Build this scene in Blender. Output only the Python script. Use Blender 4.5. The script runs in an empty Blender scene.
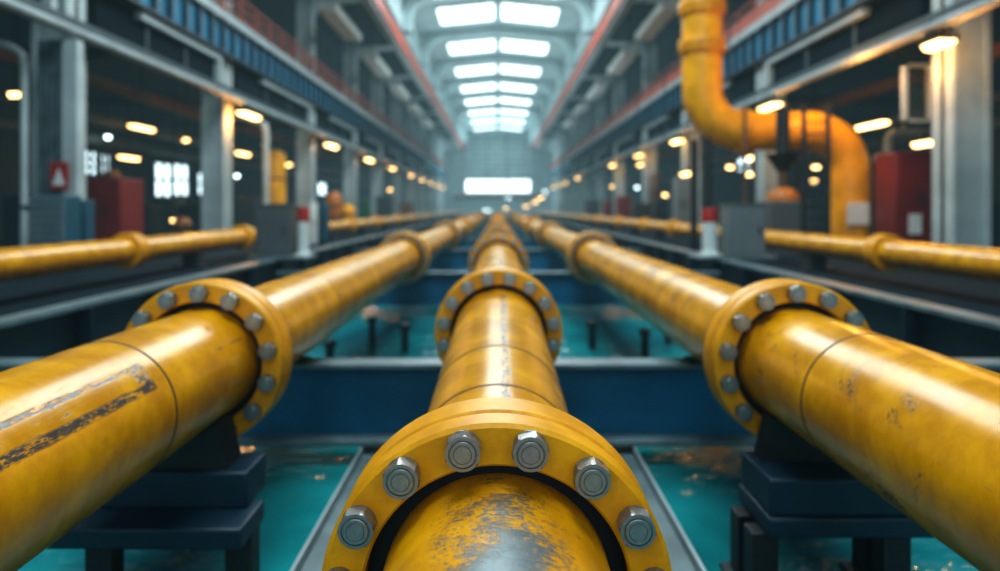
import bpy, math, random
from mathutils import Vector, Matrix, Quaternion
random.seed(7)
C = bpy.context.scene.collection
PI = math.pi
F = 720.0            # focal length in pixels of a 1000 px wide frame
CZ = 1.2             # eye height above the aisle floor

def at(px, py, Y):
    return Vector(((px - 498) * Y / F, Y, CZ - (py - 208) * Y / F))

# ------------------------------------------------------------------ mesh helper
class MB:
    def __init__(s): s.v = []; s.f = []
    def add(s, vs, fs):
        b = len(s.v); s.v += [tuple(v) for v in vs]; s.f += [tuple(b + i for i in f) for f in fs]; return s
    def box(s, x0, x1, y0, y1, z0, z1):
        x0, x1 = min(x0, x1), max(x0, x1); y0, y1 = min(y0, y1), max(y0, y1); z0, z1 = min(z0, z1), max(z0, z1)
        v = [(x0,y0,z0),(x1,y0,z0),(x1,y1,z0),(x0,y1,z0),(x0,y0,z1),(x1,y0,z1),(x1,y1,z1),(x0,y1,z1)]
        return s.add(v, [(3,2,1,0),(4,5,6,7),(0,1,5,4),(1,2,6,5),(2,3,7,6),(3,0,4,7)])
    def lathe(s, prof, org=(0,0,0), axis=(0,1,0), n=48, ref=None, a0=0.0, a1=2*PI):
        """prof: list of (radius, distance along axis)"""
        ax = Vector(axis).normalized(); org = Vector(org)
        u = Vector(ref) if ref else (Vector((0,0,1)) if abs(ax.z) < .9 else Vector((1,0,0)))
        u = (u - ax * u.dot(ax)).normalized(); w = ax.cross(u)
        full = abs(a1 - a0 - 2*PI) < 1e-6
        m = n if full else n + 1
        vs = []; fs = []
        for r, t in prof:
            for i in range(m):
                a = a0 + (a1 - a0) * i / n
                vs.append(org + ax * t + (u * math.cos(a) + w * math.sin(a)) * r)
        for k in range(len(prof) - 1):
            for i in range(n):
                j = (i + 1) % m
                fs.append((k*m + i, k*m + j, (k+1)*m + j, (k+1)*m + i))
        return s.add(vs, fs)
    def cyl(s, p0, p1, r, r1=None, n=16):
        p0 = Vector(p0); p1 = Vector(p1); L = (p1 - p0).length
        r1 = r if r1 is None else r1
        return s.lathe([(0.0001,0),(r,0),(r1,L),(0.0001,L)], p0, p1 - p0, n)
    def tube(s, path, r, n=16, caps=True):
        P = [Vector(p) for p in path]; m = len(P)
        T = []
        for i in range(m):
            t = (P[min(i+1,m-1)] - P[max(i-1,0)]).normalized(); T.append(t)
        u = Vector((0,0,1)) if abs(T[0].z) < .9 else Vector((0,1,0))
        u = (u - T[0] * u.dot(T[0])).normalized()
        vs = []; fs = []
        for i in range(m):
            if i: 
                q = T[i-1].rotation_difference(T[i]); u = q @ u
            w = T[i].cross(u)
            for k in range(n):
                a = 2*PI*k/n; vs.append(P[i] + (u*math.cos(a) + w*math.sin(a))*r)
        for i in range(m-1):
            for k in range(n):
                j = (k+1) % n; fs.append((i*n+k, i*n+j, (i+1)*n+j, (i+1)*n+k))
        if caps: fs.append(tuple(range(n))[::-1]); fs.append(tuple((m-1)*n+k for k in range(n)))
        return s.add(vs, fs)
    def prism(s, prof, axis, a0, a1):
        """extrude a closed 2D profile: axis 'y' takes (x,z), axis 'x' takes (y,z), axis 'z' takes (x,y)"""
        n = len(prof)
        def p(q, a): return {'y': (q[0], a, q[1]), 'x': (a, q[0], q[1]), 'z': (q[0], q[1], a)}[axis]
        vs = [p(q, a0) for q in prof] + [p(q, a1) for q in prof]
        fs = [(i, (i+1) % n, n + (i+1) % n, n + i) for i in range(n)] + [tuple(range(n))[::-1], tuple(range(n, 2*n))]
        return s.add(vs, fs)
    def build(s, name, mat, parent=None, org=None, bevel=0, angle=35, smooth=True, seg=2):
        porg = ORG.get(parent.name, Vector((0,0,0))) if parent else Vector((0,0,0))
        o3 = Vector(org) if org is not None else (porg if parent else centre_base(s.v))
        me = bpy.data.meshes.new(name)
        me.from_pydata([tuple(Vector(v) - o3) for v in s.v], [], s.f); me.update()
        import bmesh
        bm = bmesh.new(); bm.from_mesh(me)
        bmesh.ops.remove_doubles(bm, verts=bm.verts, dist=1e-5)
        bmesh.ops.recalc_face_normals(bm, faces=bm.faces); bm.to_mesh(me); bm.free()
        if smooth:
            me.shade_smooth(); me.set_sharp_from_angle(angle=math.radians(angle))
        me.materials.append(mat)
        o = bpy.data.objects.new(name, me); C.objects.link(o)
        o.parent = parent; o.location = o3 - porg
        ORG[o.name] = o3
        if bevel:
            b = o.modifiers.new('edge', 'BEVEL'); b.width = bevel; b.segments = seg; b.limit_method = 'ANGLE'; b.angle_limit = math.radians(40)
        return o
ORG = {}
def centre_base(v):
    xs = [p[0] for p in v]; ys = [p[1] for p in v]; zs = [p[2] for p in v]
    return Vector(((min(xs)+max(xs))/2, (min(ys)+max(ys))/2, min(zs)))
def tag(o, label, cat, group=None, kind=None):
    o['label'] = label; o['category'] = cat
    if group: o['group'] = group
    if kind: o['kind'] = kind
    return o
def struct(o, label=None):
    o['kind'] = 'structure'
    if label: o['label'] = label
    return o
def thing(name, label, cat, loc=(0,0,0), group=None, kind=None):
    o = bpy.data.objects.new(name, None); C.objects.link(o); o.location = loc
    o.empty_display_size = .2
    ORG[o.name] = Vector(loc)
    return tag(o, label, cat, group, kind)
def copy_tree(o, parent=None):
    c = o.copy(); C.objects.link(c); c.parent = parent
    ORG[c.name] = ORG.get(o.name, Vector((0,0,0))).copy()
    for ch in list(o.children): copy_tree(ch, c)
    return c
NTH = ['first','second','third','fourth','fifth','sixth','seventh','eighth','ninth','tenth','eleventh','twelfth','thirteenth','fourteenth']

# ------------------------------------------------------------------ materials
class NT:
    def __init__(s, name):
        m = bpy.data.materials.new(name); m.use_nodes = True; s.m = m; s.t = m.node_tree; s.t.nodes.clear()
        s.out = s.n('ShaderNodeOutputMaterial')
    def n(s, typ, **kw):
        x = s.t.nodes.new(typ)
        for k, v in kw.items(): setattr(x, k, v)
        return x
    def set(s, sock, v):
        if isinstance(v, bpy.types.NodeSocket): s.t.links.new(v, sock)
        elif isinstance(v, (tuple, list)) and sock.type == 'RGBA' and len(v) == 3: sock.default_value = (*v, 1)
        else: sock.default_value = v
    def math(s, op, a, b=0.0, c=None, clamp=False):
        x = s.n('ShaderNodeMath', operation=op, use_clamp=clamp); s.set(x.inputs[0], a); s.set(x.inputs[1], b)
        if c is not None: s.set(x.inputs[2], c)
        return x.outputs[0]
    def noise(s, vec, scale=5, detail=4, rough=.55, dist=0):
        x = s.n('ShaderNodeTexNoise'); s.set(x.inputs['Vector'], vec); x.inputs['Scale'].default_value = scale
        x.inputs['Detail'].default_value = detail; x.inputs['Roughness'].default_value = rough; x.inputs['Distortion'].default_value = dist
        return x.outputs['Fac']
    def step(s, v, lo, hi, a=0.0, b=1.0):
        x = s.n('ShaderNodeMapRange', interpolation_type='SMOOTHSTEP'); s.set(x.inputs[0], v)
        for i, q in zip((1,2,3,4), (lo, hi, a, b)): x.inputs[i].default_value = q
        return x.outputs[0]
    def mix(s, f, a, b):
        x = s.n('ShaderNodeMix', data_type='RGBA'); s.set(x.inputs[0], f); s.set(x.inputs[6], a); s.set(x.inputs[7], b)
        return x.outputs[2]
    def vec(s, x, y, z):
        q = s.n('ShaderNodeCombineXYZ'); s.set(q.inputs[0], x); s.set(q.inputs[1], y); s.set(q.inputs[2], z); return q.outputs[0]
    def coord(s): return s.n('ShaderNodeTexCoord').outputs['Object']
    def scale(s, v, k):
        x = s.n('ShaderNodeMapping'); s.set(x.inputs['Vector'], v); x.inputs['Scale'].default_value = k; return x.outputs[0]
    def bump(s, h, strength=.2, dist=.01):
        x = s.n('ShaderNodeBump'); s.set(x.inputs['Height'], h); x.inputs['Strength'].default_value = strength; x.inputs['Distance'].default_value = dist
        return x.outputs[0]
    def surf(s, col, rough=.5, metal=0.0, normal=None, emis=None, es=0, coat=0, spec=None):
        p = s.n('ShaderNodeBsdfPrincipled'); s.set(p.inputs['Base Color'], col); s.set(p.inputs['Roughness'], rough); s.set(p.inputs['Metallic'], metal)
        if normal is not None: s.set(p.inputs['Normal'], normal)
        if emis is not None: s.set(p.inputs['Emission Color'], emis); p.inputs['Emission Strength'].default_value = es
        if coat: p.inputs['Coat Weight'].default_value = coat; p.inputs['Coat Roughness'].default_value = .12
        if spec is not None: p.inputs['Specular IOR Level'].default_value = spec
        s.t.links.new(p.outputs[0], s.out.inputs[0]); return s.m
def srgb(r, g, b):
    f = lambda c: (c/255/12.92) if c/255 <= .04045 else ((c/255 + .055)/1.055)**2.4
    return (f(r), f(g), f(b))
def plain(name, col, rough=.5, metal=0.0, var=.25, scale=3.0, bump=.1, dark=None, spec=None):
    t = NT(name); c = t.coord(); n = t.noise(c, scale, 6, .6)
    k = t.step(n, .35, .7)
    lo = dark or tuple(x*(1-var) for x in col)
    colr = t.mix(k, lo, col)
    r = t.math('ADD', t.math('MULTIPLY', n, .25), rough - .12)
    return t.surf(colr, r, metal, t.bump(t.noise(c, scale*14, 3), bump, .004), spec=spec)
def emit(name, col, strength):
    t = NT(name); e = t.n('ShaderNodeEmission'); t.set(e.inputs[0], col); e.inputs[1].default_value = strength
    t.t.links.new(e.outputs[0], t.out.inputs[0]); return t.m

YEL = (0.88, 0.43, 0.0); YEL_D = (0.56, 0.235, 0.0)
def pipe_paint(name, wear=.25, chip=None, seams=(), box=None, streak=None, rough=.3):
    """worn yellow paint on a pipe lying along its local Y axis"""
    t = NT(name); c = t.coord()
    sep = t.n('ShaderNodeSeparateXYZ'); t.set(sep.inputs[0], c)
    x, y, z = sep.outputs
    ang = t.math('ARCTAN2', x, z)                       # 0 on the crown, + towards +X
    arc = t.math('MULTIPLY', ang, .3)
    v = t.vec(arc, y, 0.0)
    mott = t.noise(v, 3.0, 6, .65)
    grime = t.noise(t.scale(v, (2.2, 9, 1)), 1.6, 6, .7)
    col = t.mix(t.step(mott, .35, .72), YEL_D, YEL)
    col = t.mix(t.step(grime, .58, .82, 0, .55), col, (0.25, 0.10, 0.006))
    fine = t.noise(v, 60, 8, .75)
    big = t.noise(v, 2.6, 5, .7, .6)
    scr1 = t.noise(t.scale(v, (55, 2.2, 1)), 1.0, 5, .7)      # scratches along the pipe
    scr2 = t.noise(t.scale(v, (3.0, 60, 1)), 1.0, 4, .7)      # scratches around the pipe
    m = t.math('MULTIPLY', t.step(big, .56, .74), t.step(fine, .44, .56))
    m = t.math('MULTIPLY', m, wear * 3.2, clamp=True)
    s1 = t.math('MULTIPLY', t.step(scr1, .70, .76), t.step(t.noise(v, 1.7, 3), .46, .6))
    s2 = t.math('MULTIPLY', t.step(scr2, .71, .77), t.step(t.noise(v, 2.3, 3), .5, .64))
    m = t.math('MAXIMUM', m, t.math('MULTIPLY', t.math('MAXIMUM', s1, s2), min(1.0, wear * 2.6)))
    if streak:
        a, w, y0, y1 = streak
        d = t.math('ABSOLUTE', t.math('SUBTRACT', t.math('ADD', ang, t.math('MULTIPLY', t.math('SUBTRACT', t.noise(t.scale(v,(1,3,1)), 2, 3), .5), .10)), a))
        band = t.math('MULTIPLY', t.step(d, w, w*.2), t.math('MULTIPLY', t.step(y, y0, y0+.1), t.step(y, y1, y1-.3)))
        m = t.math('MAXIMUM', m, t.math('MULTIPLY', band, t.step(t.noise(t.scale(v,(1,.35,1)), 26, 5, .8), .42, .58)))
    if box:
        for (a, w, y0, y1, th) in box:                   # worn dark stencil strokes
            n2 = t.noise(t.scale(v, (2.5, .5, 1)), 20, 6, .8)
            wob = t.math('MULTIPLY', t.math('SUBTRACT', t.noise(v, 9, 3), .5), .05)
            d = t.math('ABSOLUTE', t.math('SUBTRACT', t.math('ADD', ang, wob), a))
            bd = t.math('MULTIPLY', t.step(d, w, w*.5), t.math('MULTIPLY', t.step(y, y0-.008, y0+.008), t.step(y, y1+.008, y1-.008)))
            m = t.math('MAXIMUM', m, t.math('MULTIPLY', bd, t.step(n2, th, th+.10)))
    steel = t.mix(t.noise(v, 9, 6, .7), (0.022, 0.024, 0.026), (0.10, 0.10, 0.10))
    metal = 0.0
    rr = t.math('ADD', t.math('MULTIPLY', mott, .22), rough - .08)
    if chip:
        a0, w, y0, y1 = chip                              # bare steel on the crown, paint left as flakes
        d = t.math('DIVIDE', t.math('SUBTRACT', ang, a0), w)
        g = t.math('POWER', 2.718, t.math('MULTIPLY', t.math('MULTIPLY', d, d), -1.0))
        along = t.step(y, y1, y0)
        bias = t.math('MULTIPLY', t.math('MULTIPLY', g, along), .275)
        flake = t.math('ADD', t.math('MULTIPLY', t.noise(v, 7, 12, .8, .4), .42), t.math('MULTIPLY', t.noise(t.scale(v, (1.0, 1.6, 1)), 55, 10, .85), .58))
        scr = t.noise(t.scale(v, (6, 70, 1)), 1.0, 5, .8)
        val = t.math('ADD', t.math('ADD', flake, bias), t.math('MULTIPLY', scr, .12))
        cm = t.step(val, .765, .80)
        cm = t.math('MAXIMUM', cm, t.math('MULTIPLY', t.step(t.noise(v, 46, 6, .7), .60, .66), t.step(t.noise(v, 5, 4), .45, .62)))
        bare = t.mix(t.noise(t.scale(v, (1, 5, 1)), 14, 8, .8), (0.045, 0.065, 0.075), (0.24, 0.30, 0.32))
        rust = t.step(t.noise(v, 22, 6, .7), .56, .7)
        bare = t.mix(t.math('MULTIPLY', rust, .7), bare, (0.035, 0.030, 0.026))
        edge = t.math('MULTIPLY', t.step(val, .745, .765), t.math('SUBTRACT', 1.0, cm))
        col = t.mix(t.math('MULTIPLY', edge, .45), col, (0.20, 0.085, 0.008))
        col = t.mix(m, col, steel)
        col = t.mix(cm, col, bare)
        metal = t.math('MULTIPLY', cm, .55)
        rr = t.math('ADD', rr, t.math('MULTIPLY', cm, .08))
        h = t.math('SUBTRACT', t.math('MULTIPLY', fine, .3), cm)
    else:
        col = t.mix(m, col, steel)
        h = t.math('SUBTRACT', t.math('MULTIPLY', fine, .25), m)
    nrm = t.bump(h, .22, .003)
    return t.surf(col, rr, metal, nrm, spec=.55)

def flange_paint(name):
    t = NT(name); c = t.coord()
    mott = t.noise(c, 7, 6, .65); fine = t.noise(c, 120, 4, .7); speck = t.noise(c, 55, 6, .8)
    col = t.mix(t.step(mott, .35, .7), (0.64, 0.272, 0.0), (0.88, 0.415, 0.0))
    grime = t.math('MULTIPLY', t.step(speck, .63, .70), t.step(t.noise(c, 4, 4), .40, .62))
    col = t.mix(t.math('MULTIPLY', grime, .85), col, (0.05, 0.035, 0.015))
    g2 = t.step(t.noise(c, 14, 8, .75), .56, .72)
    col = t.mix(t.math('MULTIPLY', g2, .35), col, (0.30, 0.13, 0.006))
    return t.surf(col, t.math('ADD', t.math('MULTIPLY', mott, .2), .32), 0.0, t.bump(t.math('SUBTRACT', t.math('MULTIPLY', fine, .5), grime), .25, .003))

M = {}
M['pipe_near'] = pipe_paint('worn yellow paint chipped', .3, chip=(0.04, .92, .9, 2.3))
M['pipe_mid'] = pipe_paint('yellow paint streaked', .16, streak=(0.10, .10, .5, 3.0), rough=.19)
M['pipe_left'] = pipe_paint('yellow paint stencilled', .12, box=[(1.05, .085, .0, 1.60, .41), (1.02, .02, 1.60, 2.6, .52), (.72, .055, .6, 1.60, .44), (.885, .22, 1.50, 1.60, .46), (.86, .20, .55, 1.15, .56), (.58, .03, .2, 1.3, .56)], rough=.20)
M['pipe_right'] = pipe_paint('yellow paint scuffed', .75, rough=.20)
M['pipe_far'] = pipe_paint('yellow paint', .18, rough=.20)
M['flange'] = flange_paint('yellow flange paint')
M['yellow'] = plain('plain yellow paint', (1.0, 0.47, 0.0), .36, var=.35, scale=1.5)
M['gasket'] = plain('black rubber', (0.010, 0.011, 0.013), .6)
M['seam'] = plain('dark weld', (0.05, 0.035, 0.015), .6, scale=30)
t = NT('zinc bolt'); c = t.coord(); n = t.noise(c, 70, 8, .75)
M['bolt'] = t.surf(t.mix(n, (0.20, 0.21, 0.215), (0.50, 0.51, 0.515)), t.math('ADD', t.math('MULTIPLY', n, .3), .24), .9, t.bump(t.noise(c, 160, 4), .18, .002))
M['blue'] = plain('blue steel paint', (0.003, 0.16, 0.32), .42, var=.4, scale=1.2)
M['blue_dark'] = plain('dark blue steel paint', (0.006, 0.040, 0.075), .45, var=.4, scale=1.5)
M['navy'] = plain('navy steel', (0.010, 0.030, 0.050), .5, var=.4, scale=1.2)
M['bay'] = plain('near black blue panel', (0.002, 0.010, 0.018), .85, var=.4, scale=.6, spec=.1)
M['web'] = plain('gallery blue panel', (0.03, 0.22, 0.38), .5, var=.4, scale=.6)
M['grey'] = plain('light grey steel', (0.36, 0.45, 0.475), .45, var=.3, scale=1.0)
M['rail'] = plain('pale grey channel', (0.16, 0.23, 0.25), .35, var=.35, scale=2)
M['edge'] = plain('bare grey steel edge', (0.17, 0.25, 0.28), .35, var=.4, scale=3)
M['column'] = plain('grey green column paint', (0.50, 0.61, 0.63), .55, var=.25, scale=.8)
M['ribbed'] = plain('dark cladding', (0.05, 0.085, 0.10), .5, var=.35, scale=.8)
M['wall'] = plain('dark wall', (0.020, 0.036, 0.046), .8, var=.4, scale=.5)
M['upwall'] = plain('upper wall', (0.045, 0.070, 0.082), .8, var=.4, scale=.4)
M['roof'] = plain('roof sheet', (0.40, 0.52, 0.54), .75, var=.2, scale=.4)
M['frame'] = plain('roof frame paint', (0.50, 0.66, 0.68), .55, var=.2, scale=.6)
M['crane'] = plain('orange red crane beam', (0.50, 0.060, 0.012), .5, var=.2, scale=.8)
M['redrail'] = plain('red railing', (0.48, 0.085, 0.035), .5, var=.3, scale=1)
M['red'] = plain('red cabinet paint', (0.22, 0.014, 0.012), .45, var=.3, scale=1)
M['redbright'] = plain('bright red', (0.42, 0.02, 0.015), .4, var=.2, scale=3)
M['white'] = plain('white paint', (0.78, 0.84, 0.84), .5, var=.12)
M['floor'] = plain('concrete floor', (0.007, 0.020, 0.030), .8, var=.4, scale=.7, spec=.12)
M['poolfloor'] = plain('pool floor', (0.01, 0.11, 0.12), .7, var=.5, scale=.5)
M['box'] = plain('grey enclosure', (0.11, 0.125, 0.135), .45, var=.2, scale=1)
M['boxlight'] = plain('pale enclosure', (0.20, 0.235, 0.25), .45, var=.2, scale=1)
M['darkmetal'] = plain('dark steel', (0.022, 0.028, 0.034), .45, var=.4, scale=2)
M['orange'] = plain('orange paint', (0.60, 0.20, 0.03), .45, var=.3, scale=2)
M['green'] = plain('green paint', (0.03, 0.14, 0.08), .5, var=.3, scale=2)
M['brown'] = plain('rust brown beam', (0.20, 0.105, 0.060), .6, var=.4, scale=.8)
M['bluebox'] = plain('sea blue enclosure', (0.015, 0.11, 0.17), .45, var=.3, scale=1.5)
t = NT('teal water'); c = t.coord()
wv = t.math('ADD', t.noise(t.scale(c, (1.0, 1.6, 1)), 2.4, 3, .5, .4), t.math('MULTIPLY', t.noise(c, 9, 2, .5), .22))
wc = t.mix(t.step(t.noise(t.scale(c, (1, .7, 1)), .55, 4, .6), .3, .7), (0.003, 0.095, 0.115), (0.012, 0.29, 0.31))
M['water'] = t.surf(wc, .04, 0, t.bump(wv, .30, .10), spec=.6)
M['lamp'] = emit('warm lamp glow', (1.0, 0.60, 0.22), 7)
M['lamp_hot'] = emit('warm lamp glow bright', (1.0, 0.60, 0.22), 9)
M['lamp_cool'] = emit('cool lamp glow', (0.75, 0.95, 1.0), 7)
M['sky'] = emit('skylight glow', (0.82, 0.98, 1.0), 3.4)
M['endsky'] = emit('end window glow', (0.86, 0.98, 1.0), 3.2)
M['pane'] = emit('window daylight', (0.72, 0.93, 1.0), 2.6)

# ------------------------------------------------------------------ the setting
YF, YE = -4.0, 140.0
struct(MB().box(-4.35, 4.35, YF, YE, -1.5, -1.3).build('floor_pool', M['poolfloor']), 'teal floor of the sunken basin under the water')
for s, side in ((-1,'left'), (1,'right')):
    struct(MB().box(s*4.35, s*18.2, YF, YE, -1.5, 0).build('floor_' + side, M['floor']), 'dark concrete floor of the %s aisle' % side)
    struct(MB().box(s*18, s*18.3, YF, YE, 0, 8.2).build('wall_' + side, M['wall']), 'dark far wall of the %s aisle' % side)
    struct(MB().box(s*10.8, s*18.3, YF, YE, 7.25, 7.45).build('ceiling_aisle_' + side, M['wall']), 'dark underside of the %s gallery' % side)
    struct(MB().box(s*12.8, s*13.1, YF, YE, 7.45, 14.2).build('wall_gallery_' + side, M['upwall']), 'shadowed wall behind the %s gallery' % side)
    struct(MB().box(s*6.5, s*13.1, YF, YE, 14.2, 14.4).build('ceiling_crane_' + side, M['upwall']), 'grey ceiling strip over the %s gallery' % side)
    struct(MB().box(s*6.35, s*6.55, 30, YE, 13.0, 15.6).build('wall_clerestory_' + side, M['roof']), 'grey upper wall above the %s crane runway' % side)
    # roof slope
    struct(MB().prism([(s*6.6, 15.5), (0, 16.25), (0, 16.45), (s*6.6, 15.7)], 'y', YF, YE).build('ceiling_roof_' + side, M['roof']), 'grey %s slope of the hall roof' % side)
w = MB().box(-18.3, 18.3, YE, YE + .3, -1.5, 18)
struct(w.build('wall_end', M['roof']), 'far gable wall of the hall')
sl = MB()
for k in range(9):
    z = 7.2 + k * .98
    sl.prism([(YE, z), (YE - .35, z + .1), (YE - .35, z + .55), (YE, z + .65)], 'x', -6.3, 6.3)
struct(sl.build('trim_1', M['frame']), 'pale horizontal cladding ribs on the far gable wall')
wf = MB()
for k in range(7): x = -6.3 + k * 2.1; wf.box(x - .06, x + .06, YE - .3, YE, 4.2, 6.7)
wf.box(-6.4, 6.4, YE - .3, YE, 4.1, 4.25).box(-6.4, 6.4, YE - .3, YE, 6.65, 6.8)
w9 = struct(wf.build('window_9', M['grey']), 'bright window band across the far gable wall')
MB().box(-6.3, 6.3, YE - .12, YE - .06, 4.2, 6.7).build('pane', M['endsky'], w9)
struct(MB().box(-8.5, 8.5, YE - 1.2, YE - .6, 3.0, 3.6).build('trim_2', M['brown']), 'reddish crossbar under the far window band')

# roof frames and skylights every bay
BAY = 11.1
frame_y = [48.4 + BAY * k for k in range(9)]
for i, y in enumerate(frame_y):
    p = []
    # portal outline: legs, rounded haunches and a shallow gable
    inner = [(-5.75, 13.0), (-5.75, 14.0)]
    for a in range(0, 7):
        q = PI - a / 6 * PI / 2
        inner.append((-4.45 + 1.3 * math.cos(q), 14.0 + 1.15 * math.sin(q)))
    inner += [(0, 15.5)]
    inner += [(-x, z) for x, z in inner[:-1]][::-1]
    outer = [(6.4, 13.0), (6.4, 15.5), (0, 16.28), (-6.4, 15.5), (-6.4, 13.0)]
    prof = inner + outer
    mb = MB(); n = len(prof); h = len(inner)
    # front and back skins as quad strips
    L = [(-6.4, 13.0), (-6.4, 14.0)] + [(-6.4 + 1.95 * (a/6)**1.5, 14.0 + 1.5*min(1, a/3) + (.0 if a < 3 else .23*(a-3)/3)) for a in range(0, 7)] + [(0, 16.28)]
    L += [(-x, z) for x, z in L[:-1]][::-1]
    vs = [(x, y - .45, z) for x, z in inner] + [(x, y - .45, z) for x, z in L] + [(x, y + .45, z) for x, z in inner] + [(x, y + .45, z) for x, z in L]
    fs = []
    for k in range(h - 1):
        fs += [(k, k+1, h+k+1, h+k), (2*h+k, 3*h+k, 3*h+k+1, 2*h+k+1), (k, 2*h+k, 2*h+k+1, k+1), (h+k, h+k+1, 3*h+k+1, 3*h+k)]
    mb.add(vs, fs)
    tag(mb.build('roof_frame', M['frame'], angle=50), '%s grey arched portal frame under the roof, counted from the camera' % NTH[i], 'roof frame', 'portal frames under the roof', 'thing')
sk = 10
for i in range(8):
    y0 = frame_y[i] + 3.7; y1 = y0 + 4.9
    for s, side in ((-1,'left'), (1,'right')):
        zi, zo = 16.15, 15.70
        fr = MB()
        def zz(x): return zi + (zo - zi) * abs(x) / 4.6
        def slab(xa, xb, ya, yb, d0, d1):
            fr.prism([(s*xa, zz(xa) - d0), (s*xb, zz(xb) - d0), (s*xb, zz(xb) - d1), (s*xa, zz(xa) - d1)], 'y', ya, yb)
        slab(.12, .30, y0 - .15, y1 + .15, -.1, .12); slab(4.45, 4.62, y0 - .15, y1 + .15, -.1, .12)
        slab(.12, 4.62, y0 - .15, y0 + .05, -.1, .12); slab(.12, 4.62, y1 - .05, y1 + .15, -.1, .12)
        for q in (1.35, 2.4, 3.45): slab(q - .03, q + .03, y0, y1, 0, .08)
        o = struct(fr.build('window_%d' % sk, M['frame']), '%s skylight of the %s roof slope' % (NTH[i], side)); sk += 1
        g = MB(); g.prism([(s*.25, zz(.25)), (s*4.5, zz(4.5)), (s*4.5, zz(4.5) + .03), (s*.25, zz(.25) + .03)], 'y', y0, y1)
        g.build('pane', M['sky'], o)

# ------------------------------------------------------------------ water, cross girders, basin edges
tag(MB().box(-4.3, 4.3, YF, YE - .05, -.74, -.68).build('basin_water', M['water']), 'rippled teal water filling the basin under the pipes', 'water', kind='stuff')

RP, RF, RH = .298, .435, .330
ZA = .37                      # axis height of the main pipes
XS = 1.585
girder_y = [5.42, 13.0, 20.2, 27.2, 34.2, 45.5, 50, 60, 72, 86]
for i, y in enumerate(girder_y):
    lab = ('deep blue steel cross girder spanning the basin, %s behind the front flange' % NTH[i])
    r = thing('cross_girder', lab, 'girder', (0, y, -.54), 'blue girders across the basin')
    MB().box(-4.0, 4.0, y - .012, y + .012, -.50, .01).build('web', M['blue'], r)
    MB().box(-4.0, 4.0, y - .12, y + .12, .012, .048).build('top_flange', M['edge'], r, bevel=.006)
    MB().box(-4.0, 4.0, y - .17, y + .17, -.54, -.50).build('bottom_flange', M['edge'] if i == 0 else M['blue'], r, bevel=.006)
    for x in ((-XS, XS) if i == 0 else (-XS, 0, XS)):
        zt = ZA - RP + .01
        MB().box(x - .16, x + .16, y - .10, y + .10, .048, .066).build('saddle', M['darkmetal'], r)
    if i < 3:
        for x in (-3.2, -2.4, -.8, .8, 2.4, 3.2):
            MB().prism([(x - .008, -.50), (x + .008, -.50), (x + .008, .012), (x - .008, .012)], 'y', y - .0 , y + .11).build('stiffener', M['blue'], r)
for s, side in ((-1,'left'), (1,'right')):
    r = thing('channel_rail', 'pale grey channel rail low over the water, %s of the central pipe' % side, 'rail', (s*.9, 2.8, -.70), 'channel rails beside the central pipe')
    MB().box(s*.80, s*.985, .4, 5.55, -.64, -.60).build('channel_bed', M['rail'], r, bevel=.004)
    MB().box(s*.985, s*1.005, .4, 5.55, -.70, -.545).build('outer_lip', M['grey'], r, bevel=.004)
    MB().box(s*.775, s*.80, .4, 5.55, -.70, -.56).build('inner_lip', M['edge'], r, bevel=.004)
    # longitudinal edge girder with stiffeners
    r = thing('edge_girder', 'long dark blue edge girder with pale top, along the %s side of the basin' % side, 'girder', (s*4.2, 60, -.5), 'edge girders along the basin')
    MB().box(s*4.19, s*4.21, 1.5, 128, -.46, .21).build('web', M['navy'], r)
    MB().box(s*4.08, s*4.34, 1.5, 128, .21, .25).build('top_flange', M['edge'], r)
    MB().box(s*4.02, s*4.34, 1.5, 128, -.50, -.46).build('bottom_flange', M['navy'], r)
    for k in range(26):
        y = 4 + k * 1.6
        MB().box(s*4.05, s*4.19, y - .02, y + .02, -.46, .21).build('stiffener', M['navy'], r)

# ------------------------------------------------------------------ pipe supports in the basin
def support(s, label):
    X = s * XS
    y0, y1 = (3.25, 3.58) if s < 0 else (3.36, 3.80)
    xi = 1.16 if s < 0 else 1.265
    r = thing('pipe_support', label, 'pipe support', (X, 3.5, -.70), 'supports under the side pipes')
    def bx(a, b): return (s*a, s*b)
    MB().box(*bx(xi - .0, 2.05), y0, y1, -.345, -.25).build('base_plate', M['blue_dark'], r, bevel=.012)
    MB().box(*bx(xi + (.05 if s < 0 else .01), 2.0), y0 + (.22 if s < 0 else .02), y1 + (.18 if s < 0 else -.02), -.25, -.075).build('block', M['blue_dark'], r, bevel=.012)
    # curved cradle under the pipe
    m = MB(); pr = []
    for k in range(13):
        a = -PI/2 - .75 + 1.5 * k / 12
        pr.append((X + (RP + .004) * math.cos(a), ZA + (RP + .004) * math.sin(a)))
    pr += [(X + .26, -.075), (X - .26, -.075)]
    m.prism(pr, 'y', y0 + .26, y1 + (.14 if s < 0 else -.06)).build('cradle', M['darkmetal'], r)
    for (lx, ly) in ((1.27, y1 - .12), (1.9, y1 - .12), (1.27, y0 + .12), (1.9, y0 + .12)) if s > 0 else ((1.235, y1 - .1), (1.9, y1 - .1)):
        mb = MB().box(s*(lx - .065), s*(lx + .065), ly - .06, ly + .06, -1.3, -.345)
        mb.box(s*(lx - .11), s*(lx + .11), ly - .1, ly + .1, -.70, -.655)
        mb.build('leg', M['darkmetal'], r, bevel=.006)
support(-1, 'dark blue block support with wide base plate under the left pipe flange')
support(1, 'dark blue block support standing on legs under the right pipe flange')

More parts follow.
